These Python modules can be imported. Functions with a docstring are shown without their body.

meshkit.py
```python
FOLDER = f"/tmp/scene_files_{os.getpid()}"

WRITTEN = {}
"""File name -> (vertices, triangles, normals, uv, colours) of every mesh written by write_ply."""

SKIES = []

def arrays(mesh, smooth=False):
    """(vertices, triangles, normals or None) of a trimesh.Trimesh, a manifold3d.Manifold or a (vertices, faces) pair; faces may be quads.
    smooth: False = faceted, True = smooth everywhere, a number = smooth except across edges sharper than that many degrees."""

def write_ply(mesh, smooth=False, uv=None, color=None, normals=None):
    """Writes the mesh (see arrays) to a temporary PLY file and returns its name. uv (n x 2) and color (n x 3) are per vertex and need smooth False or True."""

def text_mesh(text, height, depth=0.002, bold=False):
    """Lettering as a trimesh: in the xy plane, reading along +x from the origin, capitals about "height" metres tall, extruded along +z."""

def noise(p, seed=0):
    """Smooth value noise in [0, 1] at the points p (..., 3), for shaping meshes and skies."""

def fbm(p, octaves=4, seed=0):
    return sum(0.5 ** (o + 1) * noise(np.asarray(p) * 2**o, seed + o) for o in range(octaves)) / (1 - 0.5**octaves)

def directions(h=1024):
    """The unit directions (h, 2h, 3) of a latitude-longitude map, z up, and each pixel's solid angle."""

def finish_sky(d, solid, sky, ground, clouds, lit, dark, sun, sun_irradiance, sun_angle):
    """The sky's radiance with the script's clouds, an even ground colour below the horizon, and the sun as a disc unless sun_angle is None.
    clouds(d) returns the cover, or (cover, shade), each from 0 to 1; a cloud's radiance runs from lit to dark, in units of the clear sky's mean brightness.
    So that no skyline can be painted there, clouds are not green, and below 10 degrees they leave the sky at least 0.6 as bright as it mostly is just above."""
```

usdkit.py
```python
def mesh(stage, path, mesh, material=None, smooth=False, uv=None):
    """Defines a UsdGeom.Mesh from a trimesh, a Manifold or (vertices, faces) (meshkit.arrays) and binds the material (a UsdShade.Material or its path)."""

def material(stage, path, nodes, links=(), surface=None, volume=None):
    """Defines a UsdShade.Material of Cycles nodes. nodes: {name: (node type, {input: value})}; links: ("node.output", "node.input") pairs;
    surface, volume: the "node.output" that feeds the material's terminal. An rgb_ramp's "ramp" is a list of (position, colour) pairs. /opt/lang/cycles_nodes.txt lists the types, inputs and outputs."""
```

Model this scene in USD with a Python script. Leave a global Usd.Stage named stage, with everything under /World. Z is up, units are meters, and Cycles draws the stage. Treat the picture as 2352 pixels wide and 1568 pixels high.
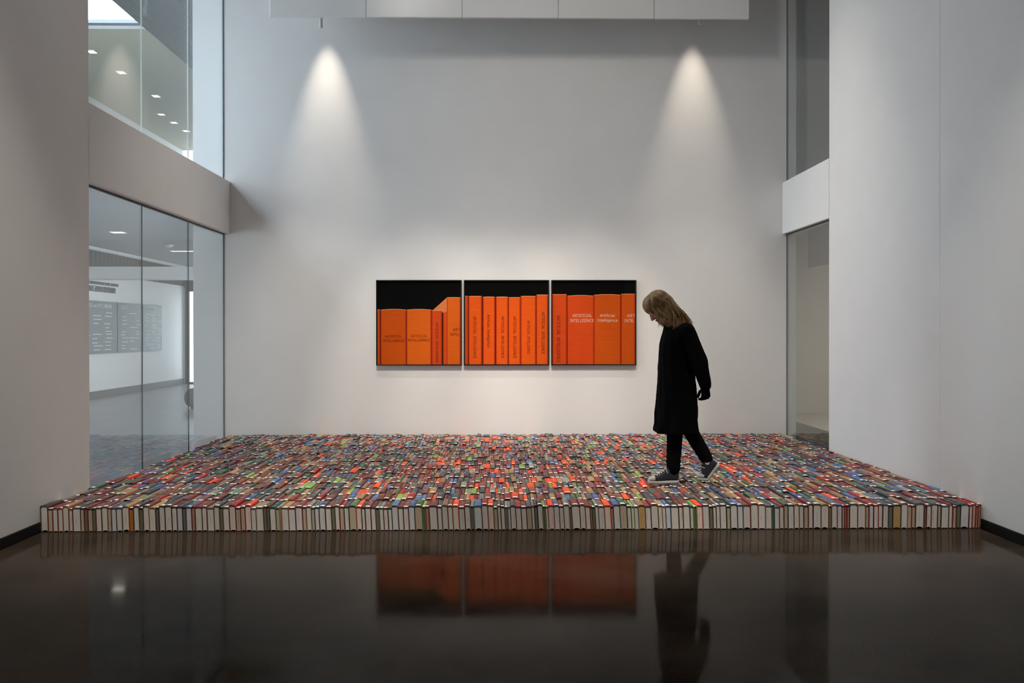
import math, random
import numpy as np, trimesh, manifold3d as m3
from pxr import Usd, UsdGeom, UsdLux, UsdShade, Gf, Sdf, Vt
import usdkit, meshkit

stage = Usd.Stage.CreateInMemory()
UsdGeom.SetStageUpAxis(stage, "Z"); UsdGeom.SetStageMetersPerUnit(stage, 1.0)
UsdGeom.Xform.Define(stage, "/World"); UsdGeom.Scope.Define(stage, "/World/Looks")
R = random.Random(7); NR = np.random.default_rng(7)

# ------------------------------------------------------------------ camera
EYE_H, YAW, PITCH, ROLL, F_PX = 1.36569, 0.01501, -0.00518, -0.00075, 2131.0
cam = UsdGeom.Camera.Define(stage, "/World/camera")
cam.CreateHorizontalApertureAttr(36.0); cam.CreateVerticalApertureAttr(24.0)
cam.CreateFocalLengthAttr(F_PX / 2352 * 36.0)
cam.CreateVerticalApertureOffsetAttr(-9.25 / 2352 * 36.0)
cam.CreateFStopAttr(0.0); cam.CreateExposureAttr(0.0); cam.CreateClippingRangeAttr(Gf.Vec2f(0.05, 500))
c_, s_ = math.cos(YAW), math.sin(YAW)
rt, fw, up = np.array([c_, -s_, 0]), np.array([s_, c_, 0]), np.array([0, 0, 1.0])
cp, sp = math.cos(PITCH), math.sin(PITCH)
fw, up = fw * cp + up * sp, up * cp - fw * sp
cr, sr = math.cos(ROLL), math.sin(ROLL)
rt, up = rt * cr + up * sr, up * cr - rt * sr
cam.AddTransformOp().Set(Gf.Matrix4d(*rt, 0, *up, 0, *(-fw), 0, 0, 0, EYE_H, 1))

# ------------------------------------------------------------------ light levels (panes and diffusers that glow with daylight, lamps)
SKYLIGHT, SKY_COL = 12.0, (0.73, 0.85, 0.98)           # skylight of the hall on the left
SIDE_WINDOW, UPPER_WINDOW, WIN_COL = 5.0, 5.2, (0.84, 0.93, 1.0)   # its tall windows, ground and upper floor
END_DOOR = 3.1
COURT_WINDOW = 2.6                                    # windows facing the hall's far wall
F_WALL, C_WALL = 1800.0, (1.0, .90, .78)
F_TOP, C_TOP = 1100.0, (1.0, .95, .86)
F_FRONT, C_FRONT = 2700.0, (1.0, .94, .84)
F_FILL, C_FILL = 800.0, (1.0, .93, .84)
FLOODS = [  # ceiling floodlights (above the frame): position, aim point, half cone, softness, intensity, colour
    *[((x, 6.5, 6.9), (x, 11.36, 0), 12.0, .7, F_WALL, C_WALL) for x in (-.75, .1, .95)],
    *[((x, 6.5, 6.9), (x, 11.36, 0), 13.0, .9, F_WALL * k, C_WALL) for x, k in ((-2.1, .55), (2.35, .5))],
    *[((x, 9.0, 6.9), (x, 9.0, 0), 30, 1.0, F_TOP, C_TOP) for x in (-1.9, .1, 2.1)],
    *[((x, 3.4, 6.9), (x * 1.08, 6.55, 0), 16, .9, F_FRONT * k, C_FRONT) for x, k in ((-2.1, 1.15), (.1, 1.0), (2.3, 1.15))],
    ((-1.6, 5.6, 6.9), (2.0, 10.9, 2.6), 34, 1.0, F_FILL, C_FILL)]
for q, (p_, aim_, cone_, so_, i_, col_) in enumerate(FLOODS):
    L = UsdLux.SphereLight.Define(stage, f"/World/floodlight_{q:03d}"); rad_ = .45 if q == len(FLOODS) - 1 else .10; L.CreateRadiusAttr(rad_); L.CreateIntensityAttr(i_ * (.10 / rad_) ** 2); L.CreateColorAttr(Gf.Vec3f(*col_))
    sh = UsdLux.ShapingAPI.Apply(L.GetPrim()); sh.CreateShapingConeAngleAttr(cone_); sh.CreateShapingConeSoftnessAttr(so_)
    b_ = np.array(p_, float) - np.array(aim_, float); b_ /= np.linalg.norm(b_)
    r_ = np.cross([0, 1.0, .02], b_); r_ /= np.linalg.norm(r_); u_ = np.cross(b_, r_)
    L.AddTransformOp().Set(Gf.Matrix4d(*r_, 0, *u_, 0, *b_, 0, *map(float, p_), 1))
SIDE_ROOM = 27.0
DOWN = 12.0                                           # round downlights
SPOT_W, SPOT_COL = 36000.0, (1.0, 0.88, 0.72)

# ------------------------------------------------------------------ helpers
used = {}
def numbered(parent, name):
    k = (parent, name); n = used.get(k, 0); used[k] = n + 1
    return f"{parent}/{name}" + (f"_{n:03d}" if n else "")
def tagp(prim, **kw):
    for k, v in kw.items():
        if v: prim.SetCustomDataByKey(k, v)
def thing(name, label=None, category=None, loc=None, group=None, kind=None):
    p = numbered("/World", name); x = UsdGeom.Xform.Define(stage, p)
    if loc is not None: x.AddTranslateOp().Set(Gf.Vec3d(*map(float, loc)))
    tagp(x.GetPrim(), label=label, category=category, group=group, kind=kind)
    return p
def obj(name, mesh, mat, parent="/World", smooth=False, color=None, uv=None, **tags):
    p = numbered(parent, name)
    m = usdkit.mesh(stage, p, mesh, mat, smooth=smooth, uv=uv)
    if color is not None:
        UsdGeom.PrimvarsAPI(m).CreatePrimvar("col", Sdf.ValueTypeNames.Color3fArray, "vertex").Set(
            Vt.Vec3fArray.FromNumpy(np.asarray(color, np.float32)))
    tagp(m.GetPrim(), **tags)
    return p
def cat(ms): return trimesh.util.concatenate(ms)
def box(x0, x1, y0, y1, z0, z1):
    b = trimesh.creation.box((x1 - x0, y1 - y0, z1 - z0)); b.apply_translation(((x0 + x1) / 2, (y0 + y1) / 2, (z0 + z1) / 2)); return b
def bbox(x0, x1, y0, y1, z0, z1, r=0.004):
    """a box with chamfered edges"""
    r = min(r, (x1 - x0) * .45, (y1 - y0) * .45, (z1 - z0) * .45)
    pts = []
    for X in (0, 1):
        for Y in (0, 1):
            for Z in (0, 1):
                p = np.array([(x0, x1)[X], (y0, y1)[Y], (z0, z1)[Z]]); s = np.array([1 - 2 * X, 1 - 2 * Y, 1 - 2 * Z]) * r
                for k in range(3):
                    q = p + s; q[k] = p[k]; pts.append(q)
    return trimesh.convex.convex_hull(np.array(pts))
def cyl(p, q, r, n=20, r2=None):
    p, q = np.array(p, float), np.array(q, float)
    d = q - p; L = np.linalg.norm(d)
    if r2 is None: r2 = r
    a = np.linspace(0, 2 * np.pi, n, endpoint=False)
    v = np.vstack([np.c_[r * np.cos(a), r * np.sin(a), 0 * a], np.c_[r2 * np.cos(a), r2 * np.sin(a), 0 * a + L], [[0, 0, 0], [0, 0, L]]])
    f = []
    for i in range(n):
        j = (i + 1) % n
        f += [[i, j, n + j], [i, n + j, n + i], [2 * n, j, i], [2 * n + 1, n + i, n + j]]
    m = trimesh.Trimesh(v, f, process=False); m.apply_transform(trimesh.geometry.align_vectors([0, 0, 1], d / L)); m.apply_translation(p); return m
def tube(pts, rad, n=6):
    pts = np.asarray(pts, float); rad = np.broadcast_to(rad, len(pts))
    t = np.gradient(pts, axis=0); t /= np.linalg.norm(t, axis=1, keepdims=True) + 1e-12
    ref = np.array([0.3, 0.9, 0.2]); a = np.cross(t, ref); a /= np.linalg.norm(a, axis=1, keepdims=True) + 1e-12; b = np.cross(t, a)
    an = np.arange(n) * 2 * np.pi / n
    v = pts[:, None] + rad[:, None, None] * (np.cos(an)[None, :, None] * a[:, None] + np.sin(an)[None, :, None] * b[:, None])
    f = []
    for i in range(len(pts) - 1):
        for j in range(n):
            k = (j + 1) % n
            f += [[i * n + j, (i + 1) * n + j, (i + 1) * n + k], [i * n + j, (i + 1) * n + k, i * n + k]]
    v = np.vstack([v.reshape(-1, 3), pts[:1], pts[-1:]]); e = len(v); L = (len(pts) - 1) * n
    for j in range(n):
        k = (j + 1) % n
        f += [[e - 2, j, k], [e - 1, L + k, L + j]]
    return trimesh.Trimesh(v, f, process=False)

# ------------------------------------------------------------------ materials
LK = "/World/Looks/"
def mat(name, nodes, links=(), surface="p.BSDF"): return usdkit.material(stage, LK + name, nodes, links, surface=surface)
def plain(name, col, rough=0.6, **kw):
    return mat(name, {"p": ("principled_bsdf", {"base_color": col, "roughness": rough, **kw})})
def noisy(name, c0, c1, scale, rough=0.6, bump=0.0, stretch=(1, 1, 1), **kw):
    n = {"g": ("geometry", {}), "m": ("mapping", {"scale": stretch}), "n": ("noise_texture", {"scale": scale, "detail": 4}),
         "r": ("rgb_ramp", {"ramp": [(0.3, c0), (0.7, c1)]}), "p": ("principled_bsdf", {"roughness": rough, **kw})}
    l = [("g.position", "m.vector"), ("m.vector", "n.vector"), ("n.fac", "r.fac"), ("r.color", "p.base_color")]
    if bump:
        n["b"] = ("bump", {"strength": bump, "distance": 0.002}); l += [("n.fac", "b.height"), ("b.normal", "p.normal")]
    return mat(name, n, l)
def glow(name, col, strength): return mat(name, {"e": ("emission", {"color": col, "strength": strength})}, surface="e.emission")

M = {}
M["wall"] = noisy("wall_paint", (0.78, 0.77, 0.755), (0.80, 0.79, 0.775), 3.0, 0.75, 0.0, specular_ior_level=0.2)
M["white"] = plain("white_paint", (0.8, 0.8, 0.79), 0.5)
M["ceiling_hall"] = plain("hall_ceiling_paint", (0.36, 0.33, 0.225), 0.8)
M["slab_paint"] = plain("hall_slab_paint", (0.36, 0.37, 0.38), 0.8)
M["ceiling"] = plain("ceiling_paint", (0.7, 0.7, 0.69), 0.8)
M["dark_base"] = plain("black_rubber", (0.004, 0.004, 0.0045), 0.6, specular_ior_level=.2)
M["black_metal"] = plain("black_metal", (0.008, 0.008, 0.009), 0.35)
M["steel"] = plain("brushed_steel", (0.5, 0.5, 0.52), 0.3, metallic=1.0)
M["fixture"] = plain("fixture_white", (0.6, 0.6, 0.6), 0.4)
M["lacquer"] = plain("satin_panel", (0.80, 0.795, 0.78), 0.22)
# polished concrete: dark mottled ground, a clear sealer that mirrors at flat angles
M["floor"] = mat("polished_concrete", {
    "g": ("geometry", {}), "n1": ("noise_texture", {"scale": 1.1, "detail": 6, "roughness": 0.6}), "n2": ("noise_texture", {"scale": 260, "detail": 2}),
    "r1": ("rgb_ramp", {"ramp": [(0.3, (0.019, 0.0136, 0.0098)), (0.7, (0.058, 0.043, 0.032))]}),
    "r2": ("rgb_ramp", {"ramp": [(0.32, (0.55, 0.55, 0.55)), (0.58, (1.05, 1.05, 1.05)), (0.70, (3.0, 2.9, 2.8))]}),
    "mx": ("mix", {"mix_type": "multiply", "fac": 1.0}), "d": ("diffuse_bsdf", {}),
    "gl": ("glossy_bsdf", {"color": (1.0, 0.97, 0.93), "roughness": 0.07}),
    "n3": ("noise_texture", {"scale": 2.2, "detail": 5}), "rr": ("map_range", {"from_min": 0.3, "from_max": 0.7, "to_min": 0.045, "to_max": 0.10}),
    "lw": ("layer_weight", {"blend": 0.5}), "pw": ("math", {"math_type": "power", "value2": 6.5}),
    "ma": ("math", {"math_type": "multiply_add", "value2": 0.49, "value3": 0.003}), "ms": ("mix_closure", {})},
    [("g.position", "n1.vector"), ("g.position", "n2.vector"), ("g.position", "n3.vector"), ("n1.fac", "r1.fac"), ("n2.fac", "r2.fac"),
     ("r1.color", "mx.color1"), ("r2.color", "mx.color2"), ("mx.color", "d.color"), ("n3.fac", "rr.value"), ("rr.result", "gl.roughness"),
     ("lw.facing", "pw.value1"), ("pw.value", "ma.value1"), ("ma.value", "ms.fac"), ("d.BSDF", "ms.closure1"), ("gl.BSDF", "ms.closure2")], surface="ms.closure")
def pane(name, tint, gain=1.0):
    """thin architectural glass: straight-through, with the mirror of both faces growing at flat angles"""
    return mat(name, {"t": ("transparent_bsdf", {"color": tint}), "gl": ("glossy_bsdf", {"color": (0.97, 1.0, 1.0), "roughness": 0.0}),
        "lw": ("layer_weight", {"blend": 0.5}), "pw": ("math", {"math_type": "power", "value2": 5.0}),
        "ma": ("math", {"math_type": "multiply_add", "value2": 0.96 * gain, "value3": 0.04 * gain}), "ms": ("mix_closure", {})},
        [("lw.facing", "pw.value1"), ("pw.value", "ma.value1"), ("ma.value", "ms.fac"), ("t.BSDF", "ms.closure1"), ("gl.BSDF", "ms.closure2")], surface="ms.closure")
M["glass"] = pane("clear_glass", (0.945, 0.965, 0.97), 1.15)
M["glazing"] = pane("picture_glazing", (0.99, 0.99, 0.99), 0.55)
M["edge"] = plain("glass_edge", (0.05, 0.07, 0.075), 0.3)
M["skylight"] = glow("skylight_diffuser", SKY_COL, SKYLIGHT)
M["window"] = glow("daylight_pane", WIN_COL, SIDE_WINDOW); M["window_up"] = glow("daylight_pane_upper", WIN_COL, UPPER_WINDOW)
M["endpane"] = glow("daylight_door_pane", (0.8, 0.92, 1.0), END_DOOR)
M["down"] = glow("downlight_lens", (1.0, 0.95, 0.86), DOWN)
M["lobby_floor"] = noisy("hall_floor_tile", (0.19, 0.205, 0.225), (0.24, 0.255, 0.275), 1.5, 0.28)
M["slat"] = plain("dark_slat", (0.055, 0.05, 0.05), 0.6)
M["slat_light"] = plain("pale_slat_backing", (0.30, 0.30, 0.29), 0.7); M["slat_grey"] = plain("grey_slat", (0.05, 0.05, 0.048), 0.6)
M["slat_back"] = plain("slat_backing", (0.02, 0.02, 0.02), 0.8)
M["grey_base"] = plain("grey_base", (0.10, 0.11, 0.12), 0.5)
M["board"] = plain("smoked_panel", (0.16, 0.19, 0.20), 0.4)
M["white_ink"] = plain("white_ink", (0.8, 0.85, 0.86), 0.6)
M["grey_letter"] = plain("grey_letter", (0.13, 0.14, 0.15), 0.4)
M["dark_frame"] = plain("dark_bronze", (0.045, 0.042, 0.04), 0.45)
M["dim_wall"] = plain("side_room_paint", (0.56, 0.53, 0.49), 0.8)
M["upper_dim"] = plain("upper_room_paint", (0.66, 0.65, 0.64), 0.9)
M["carpet"] = noisy("side_room_carpet", (0.42, 0.38, 0.33), (0.50, 0.46, 0.40), 60, 0.95)
M["carpet_dark"] = noisy("side_room_dark_border", (0.05, 0.045, 0.04), (0.08, 0.07, 0.06), 60, 0.95)

# ================================================================== THE SETTING
XL, XR, YB, ZT, ZB = -3.1425, 3.3644, 10.935, 3.137, 2.5285     # wall faces and the beam's top and underside
YL, YR, YREAR, ZC = 7.1825, 9.385, -3.0, 7.2
GL, GR = -3.217, 3.417                                           # glass lines
LX0, LX1, LY1, LZ = -8.42, XL - .2, 24.95, 6.24                  # hall on the left
ST = dict(kind="structure")
obj("floor", box(XL - .25, XR + .25, YREAR - .2, YB + .02, -.2, 0), M["floor"], label="dark polished concrete gallery floor", category="floor", **ST)
w = thing("wall_back", "white gallery wall behind the books and pictures", "wall", kind="structure")
obj("panel", box(-3.573, 3.527, YB, YB + .2, 0, ZC), M["wall"], w)
w = thing("wall_left", "white wall with glazed openings, left of the books", "wall", kind="structure")
obj("pier", bbox(XL - .25, XL, YREAR, YL, 0, ZC, .003), M["wall"], w)
obj("beam", bbox(XL - .16, XL, YL - .01, YB - .001, ZB, ZT, .003), M["wall"], w)
w = thing("wall_right", "white wall with narrow glazed openings, right of the books", "wall", kind="structure")
obj("panel", bbox(XR, XR + .25, 7.0235, YR, 0, ZC, .003), M["wall"], w)
obj("panel", bbox(XR, XR + .25, YREAR, 7.0205, 0, ZC, .003), M["wall"], w)
obj("joint_backing", box(XR + .01, XR + .24, 7.0, 7.04, 0, ZC), M["dark_base"], w)
obj("beam", bbox(XR, XR + .14, YR - .01, YB - .001, ZB, ZT, .003), M["wall"], w)
M["rear"] = plain("rear_wall_paint", (.14, .135, .13), .8)
obj("wall_rear", box(XL - .2, XR + .2, YREAR - .2, YREAR, 0, ZC), M["rear"], label="dark wall behind the camera", category="wall", **ST)
obj("ceiling", box(XL - .2, XR + .2, YREAR, YB, ZC, ZC + .15), M["ceiling"], label="white gallery ceiling", category="ceiling", **ST)
obj("baseboard_left", bbox(XL, XL + .012, YREAR, 6.395, 0, .072), M["dark_base"], label="black rubber baseboard on the left wall", category="baseboard", **ST)
obj("baseboard_right", bbox(XR - .012, XR, YREAR, 6.395, 0, .072), M["dark_base"], label="black rubber baseboard on the right wall", category="baseboard", **ST)

# glass
def window(n, label, x, spans, z0, z1, track=None, seal="edge"):
    w = thing(f"window_{n}", label, "window", kind="structure")
    for y0, y1 in spans:
        obj("pane", box(x - .006, x + .006, y0 + .004, y1 - .004, z0, z1), M["glass"], w)
    for (a, b), (c2, d) in zip(spans, spans[1:]):
        obj("joint_seal", box(x - .005, x + .005, b - .0030, b + .0030, z0, z1), M[seal], w)
    if track: obj("head_channel", box(x - .012, x + .012, spans[0][0], spans[-1][1], z1, z1 + track), M["black_metal"], w)
    obj("end_channel", box(x - .005, x + .005, spans[-1][1] - .004, spans[-1][1] + .004, z0, z1), M["edge"], w)
    obj("sill_channel", box(x - .012, x + .012, spans[0][0], spans[-1][1], z0 - .03, z0), M["steel"], w)
PL = [(7.18, 8.433), (8.433, 9.688), (9.688, 10.931)]
window(1, "tall frameless glass screen of three panes left of the books", GL, PL, .03, 2.515, .014)
window(2, "upper glass screen of three panes over the left beam", GL, PL, ZT - .06, ZC, None, "white")
window(3, "narrow glass pane at the right end of the books", GR, [(9.3, 10.931)], .03, 2.515, .014)
window(4, "upper glass pane over the right beam", GR, [(9.3, 10.931)], ZT - .06, ZC, None)

# ------------------------------------------------------------------ the two-storey hall on the left
obj("floor_hall", box(LX0 - .2, GL - .03, 0, LY1 + .2, -.2, -.001), M["lobby_floor"], label="grey floor of the hall behind the left glass", category="floor", **ST)
w = thing("wall_hall_side", "pale wall of the hall behind the left glass", "wall", kind="structure")
WINS = [(4.2, 11.0)]
obj("pier", box(LX0 - .2, LX0, 0, 4.2, 0, LZ), M["wall"], w)
obj("pier", box(LX0 - .2, LX0, 11.0, LY1, 0, 3.0), M["wall"], w)
obj("pier", box(LX0 - .2, LX0, 11.0, LY1, 3.0, LZ), M["wall"], w)
obj("spandrel", box(LX0 - .2, LX0, 4.2, 11.0, 2.9, 3.4), M["wall"], w)
obj("spandrel", box(LX0 - .2, LX0, 4.2, 11.0, 0, .25), M["wall"], w)
obj("spandrel", box(LX0 - .2, LX0, 4.2, 11.0, 5.9, LZ), M["wall"], w)
for k, (z0, z1) in enumerate(((.25, 2.9), (3.4, 5.9))):
    w = thing(f"window_{5 + k}", "daylit window in the hall side wall, " + ("ground floor" if k == 0 else "upper floor"), "window", kind="structure")
    obj("pane", box(LX0 - .12, LX0 - .10, 4.2, 11.0, z0, z1), M["window" if k == 0 else "window_up"], w)
    for q in range(6): obj("mullion", box(LX0 - .09, LX0 - .02, 4.2 + q * 1.36 - .025, 4.2 + q * 1.36 + .025, z0, z1), M["dark_frame"], w)
obj("wall_hall_near", box(LX0, XL - .26, -.2, 0, 0, LZ), M["wall"], label="near end wall of the hall", category="wall", **ST)
# end wall with its glazed door
w = thing("wall_hall_end", "far end wall of the hall", "wall", kind="structure")
obj("panel", box(-6.9, -3.4, LY1, LY1 + .2, 0, 3.0), M["wall"], w)
obj("panel", box(LX0, -3.4, LY1, LY1 + .2, 2.84, 3.2), M["wall"], w)
obj("panel", box(LX0, LX0 + .05, LY1, LY1 + .2, 0, 2.84), M["wall"], w)
w = thing("wall_hall_return", "courtyard side wall of the hall, behind the gallery wall", "wall", kind="structure")
obj("panel", box(-3.58, -3.4, YB + .2, 12.5, 0, LZ), M["wall"], w)
obj("panel", box(-3.58, -3.4, 12.5, LY1, 2.9, LZ), M["wall"], w)
obj("panel", box(-3.58, -3.4, 23.5, LY1, 0, 2.9), M["wall"], w)
w = thing("window_8", "courtyard windows of the hall behind the gallery wall", "window", kind="structure")
M["court"] = glow("courtyard_pane", WIN_COL, COURT_WINDOW)
obj("pane", box(-3.46, -3.44, 12.5, 23.5, 0, 2.9), M["court"], w)
for q in range(10): obj("mullion", box(-3.58, -3.47, 12.5 + q * 1.2 - .04, 12.5 + q * 1.2 + .04, 0, 2.9), M["dark_frame"], w)
d = thing("door_1", "dark framed glass door at the far end of the hall", "door", kind="structure")
dx0, dx1 = LX0 + .05, -6.9
obj("transom_panel", box(dx0, dx1, LY1 - .06, LY1 + .1, 2.57, 2.84), M["dark_frame"], d)
obj("pane", box(dx0 + .11, dx1 - .1, LY1 + .05, LY1 + .07, .05, 2.47), M["endpane"], d)
for a, b in ((dx0, dx0 + .11), (dx1 - .1, dx1)): obj("jamb", bbox(a, b, LY1 - .03, LY1 + .1, 0, 2.57), M["dark_frame"], d)
obj("rail", bbox(dx0 + .11, dx1 - .1, LY1 - .03, LY1 + .1, 2.47, 2.57), M["dark_frame"], d)
obj("rail", bbox(dx0 + .11, dx1 - .1, LY1 - .03, LY1 + .1, 0, .05), M["dark_frame"], d)
w = thing("window_7", "bright upper window at the far end of the hall", "window", kind="structure")
obj("pane", box(LX0 - .1, -3.5, LY1 + .05, LY1 + .07, 3.1, 6.35), M["endpane"], w)
obj("sill", box(LX0, -3.5, LY1 - .02, LY1 + .05, 3.13, 3.2), M["white"], w)
obj("mullion", box(-5.9, -5.86, LY1, LY1 + .05, 3.2, 6.24), M["white"], w)
# upper floor slab, its soffit light trough, upper roof
s = thing("ceiling_hall", "ground floor ceiling of the hall", "ceiling", kind="structure")
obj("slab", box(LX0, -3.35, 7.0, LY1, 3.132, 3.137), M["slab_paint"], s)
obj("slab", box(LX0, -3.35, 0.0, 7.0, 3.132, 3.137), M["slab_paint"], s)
b = thing("beam_hall", "white light trough crossing the hall under its ceiling", "beam", kind="structure")
obj("fascia", bbox(LX0, -3.6, 18.0, 18.5, 2.41, 2.645), M["white"], b)
for q in range(2): obj("ceiling_rail", bbox(LX0 + .02 + q * .11, LX0 + .06 + q * .11, 12, LY1, 3.08, 3.13, .002), M["white"], b)
sp_ = thing("trim_1", "dark vertical slats high on the hall side wall", "slats", kind="structure")
obj("backing", box(LX0, LX0 + .01, 18.5, 24.9, 2.62, 3.08), M["slat_back"], sp_)
for q in range(30):
    y = 18.6 + q * .21
    obj("slat", box(LX0 + .01, LX0 + .05, y, y + .19, 2.62, 3.08), M["slat"], sp_)
obj("baseboard_hall", bbox(LX0, LX0 + .015, 11, LY1, 0, .15), M["grey_base"], label="grey baseboard of the hall side wall", category="baseboard", **ST)
# roof of the hall: skylight with rafters, flat ceiling, slatted soffit
r = thing("roof_hall", "upper ceiling of the hall with a skylight and slatted soffit", "ceiling", kind="structure")
SX1, SY0, SY1 = -5.63, 6.0, 14.7
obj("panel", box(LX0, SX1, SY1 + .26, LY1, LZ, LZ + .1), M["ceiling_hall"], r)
obj("panel", box(LX0, SX1, 0, SY0, LZ, LZ + .1), M["ceiling"], r)
obj("skylight_edge", box(LX0, SX1, SY1 + .13, SY1 + .27, LZ - .01, LZ + .12), M["white"], r)
obj("skylight_frame", box(LX0, SX1, SY1, SY1 + .13, LZ - .004, LZ + .12), M["grey_letter"], r)
obj("diffuser", box(LX0, SX1, SY0, SY1, LZ + .05, LZ + .07), M["skylight"], r)
for q in range(8): obj("rafter", box(LX0, SX1, SY0 + .6 + q * .85, SY0 + .66 + q * .85, LZ + .01, LZ + .045), M["white"], r)
obj("backing", box(SX1, -3.36, 0, LY1, LZ + .021, LZ + .1), M["slat_light"], r)
for q in range(45):
    x = SX1 + q * .0502
    obj("slat", box(x, x + .036, 6.5, LY1, LZ - .02, LZ + .02), M["slat_grey"], r)
for k, (x, y) in enumerate(((-7.03, 16.2), (-7.04, 17.49), (-7.03, 19.22), (-7.5, 20.82), (-7.5, 21.63), (-7.52, 22.52))):
    t = thing("ceiling_light", "square recessed downlight in the hall's upper ceiling, " + ("nearest", "second nearest", "third nearest", "fourth nearest", "second farthest", "farthest")[k] + " seen above the left beam", "ceiling light", (x, y, LZ), group="upper hall downlights")
    obj("trim_ring", cat([box(-.072, .072, -.095, -.08, -.01, 0), box(-.072, .072, .08, .095, -.01, 0), box(-.072, -.058, -.08, .08, -.01, 0), box(.058, .072, -.08, .08, -.01, 0)]), M["white"], t)
    obj("lens", box(-.058, .058, -.08, .08, -.007, -.001), M["down"], t)
for k, (x, y) in enumerate(((-6.66, 16.36), (-6.74, 20.1))):
    t = thing("recessed_light", ("square recessed light in the hall ceiling, seen through the left glass pane", "long recessed light in the hall ceiling beside the gallery wall corner")[k], "ceiling light", (x, y, 3.132))
    a = .10 if k == 0 else .28
    obj("trim_ring", cat([box(-a - .02, a + .02, -.12, -.1, -.01, 0), box(-a - .02, a + .02, .1, .12, -.01, 0), box(-a - .02, -a, -.1, .1, -.01, 0), box(a, a + .02, -.1, .1, -.01, 0)]), M["white"], t)
    obj("lens", box(-a, a, -.1, .1, -.006, -.001), M["down"], t)
t = thing("smoke_detector", "small white smoke detector on the hall ceiling", "smoke detector", (-6.59, 18.7, 3.132))
obj("housing", trimesh.creation.revolve(np.array([(0, -.05), (.05, -.05), (.075, -.03), (.08, 0), (0, 0)]), sections=24), M["white"], t, smooth=30)
obj("base_ring", trimesh.creation.revolve(np.array([(0, -.012), (.10, -.012), (.10, 0), (0, 0)]), sections=24), M["fixture"], t, smooth=30)

# directory board, lettering and ottoman in the hall
def text(s, width=None, height=.1, depth=.002, bold=False):
    m = meshkit.text_mesh(s, height, depth, bold); m.apply_translation([-m.bounds[0][0], 0, 0])
    if width: m.apply_scale([width / m.bounds[1][0], 1, 1])
    return m
T_SIDE = np.array([[0, 0, 1, LX0], [1, 0, 0, 0], [0, 1, 0, 0], [0, 0, 0, 1.0]])     # text plane -> the hall side wall: reads along +y
def on_side(m, y, z, off=.0):
    m = m.copy(); T = T_SIDE.copy(); T[0, 3] += off; T[1, 3] = y; T[2, 3] = z; m.apply_transform(T); return m
t = thing("directory_board", "smoked grey donor board of three panels with white lettering on the hall wall", "sign")
B_Y = [(17.4, 20.53), (20.57, 21.98), (22.02, 23.25)]
for k, (y0, y1) in enumerate(B_Y):
    p = obj("board_panel", bbox(LX0 + .01, LX0 + .045, y0, y1, .93, 2.035), M["board"], t)
heads = ["MUSIC and ARTS COMMONS", "STUDIO ART", "THEATRE and DANCE"]
for (y0, y1), hd, wd in zip(B_Y, heads, (1.25, .42, .6)):
    obj("heading", on_side(text(hd, wd, .075, .003), (y0 + 1.6 if y0 < 18 else y0 + .14) , 1.90, .046), M["white_ink"], t)
rl = random.Random(3)
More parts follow.
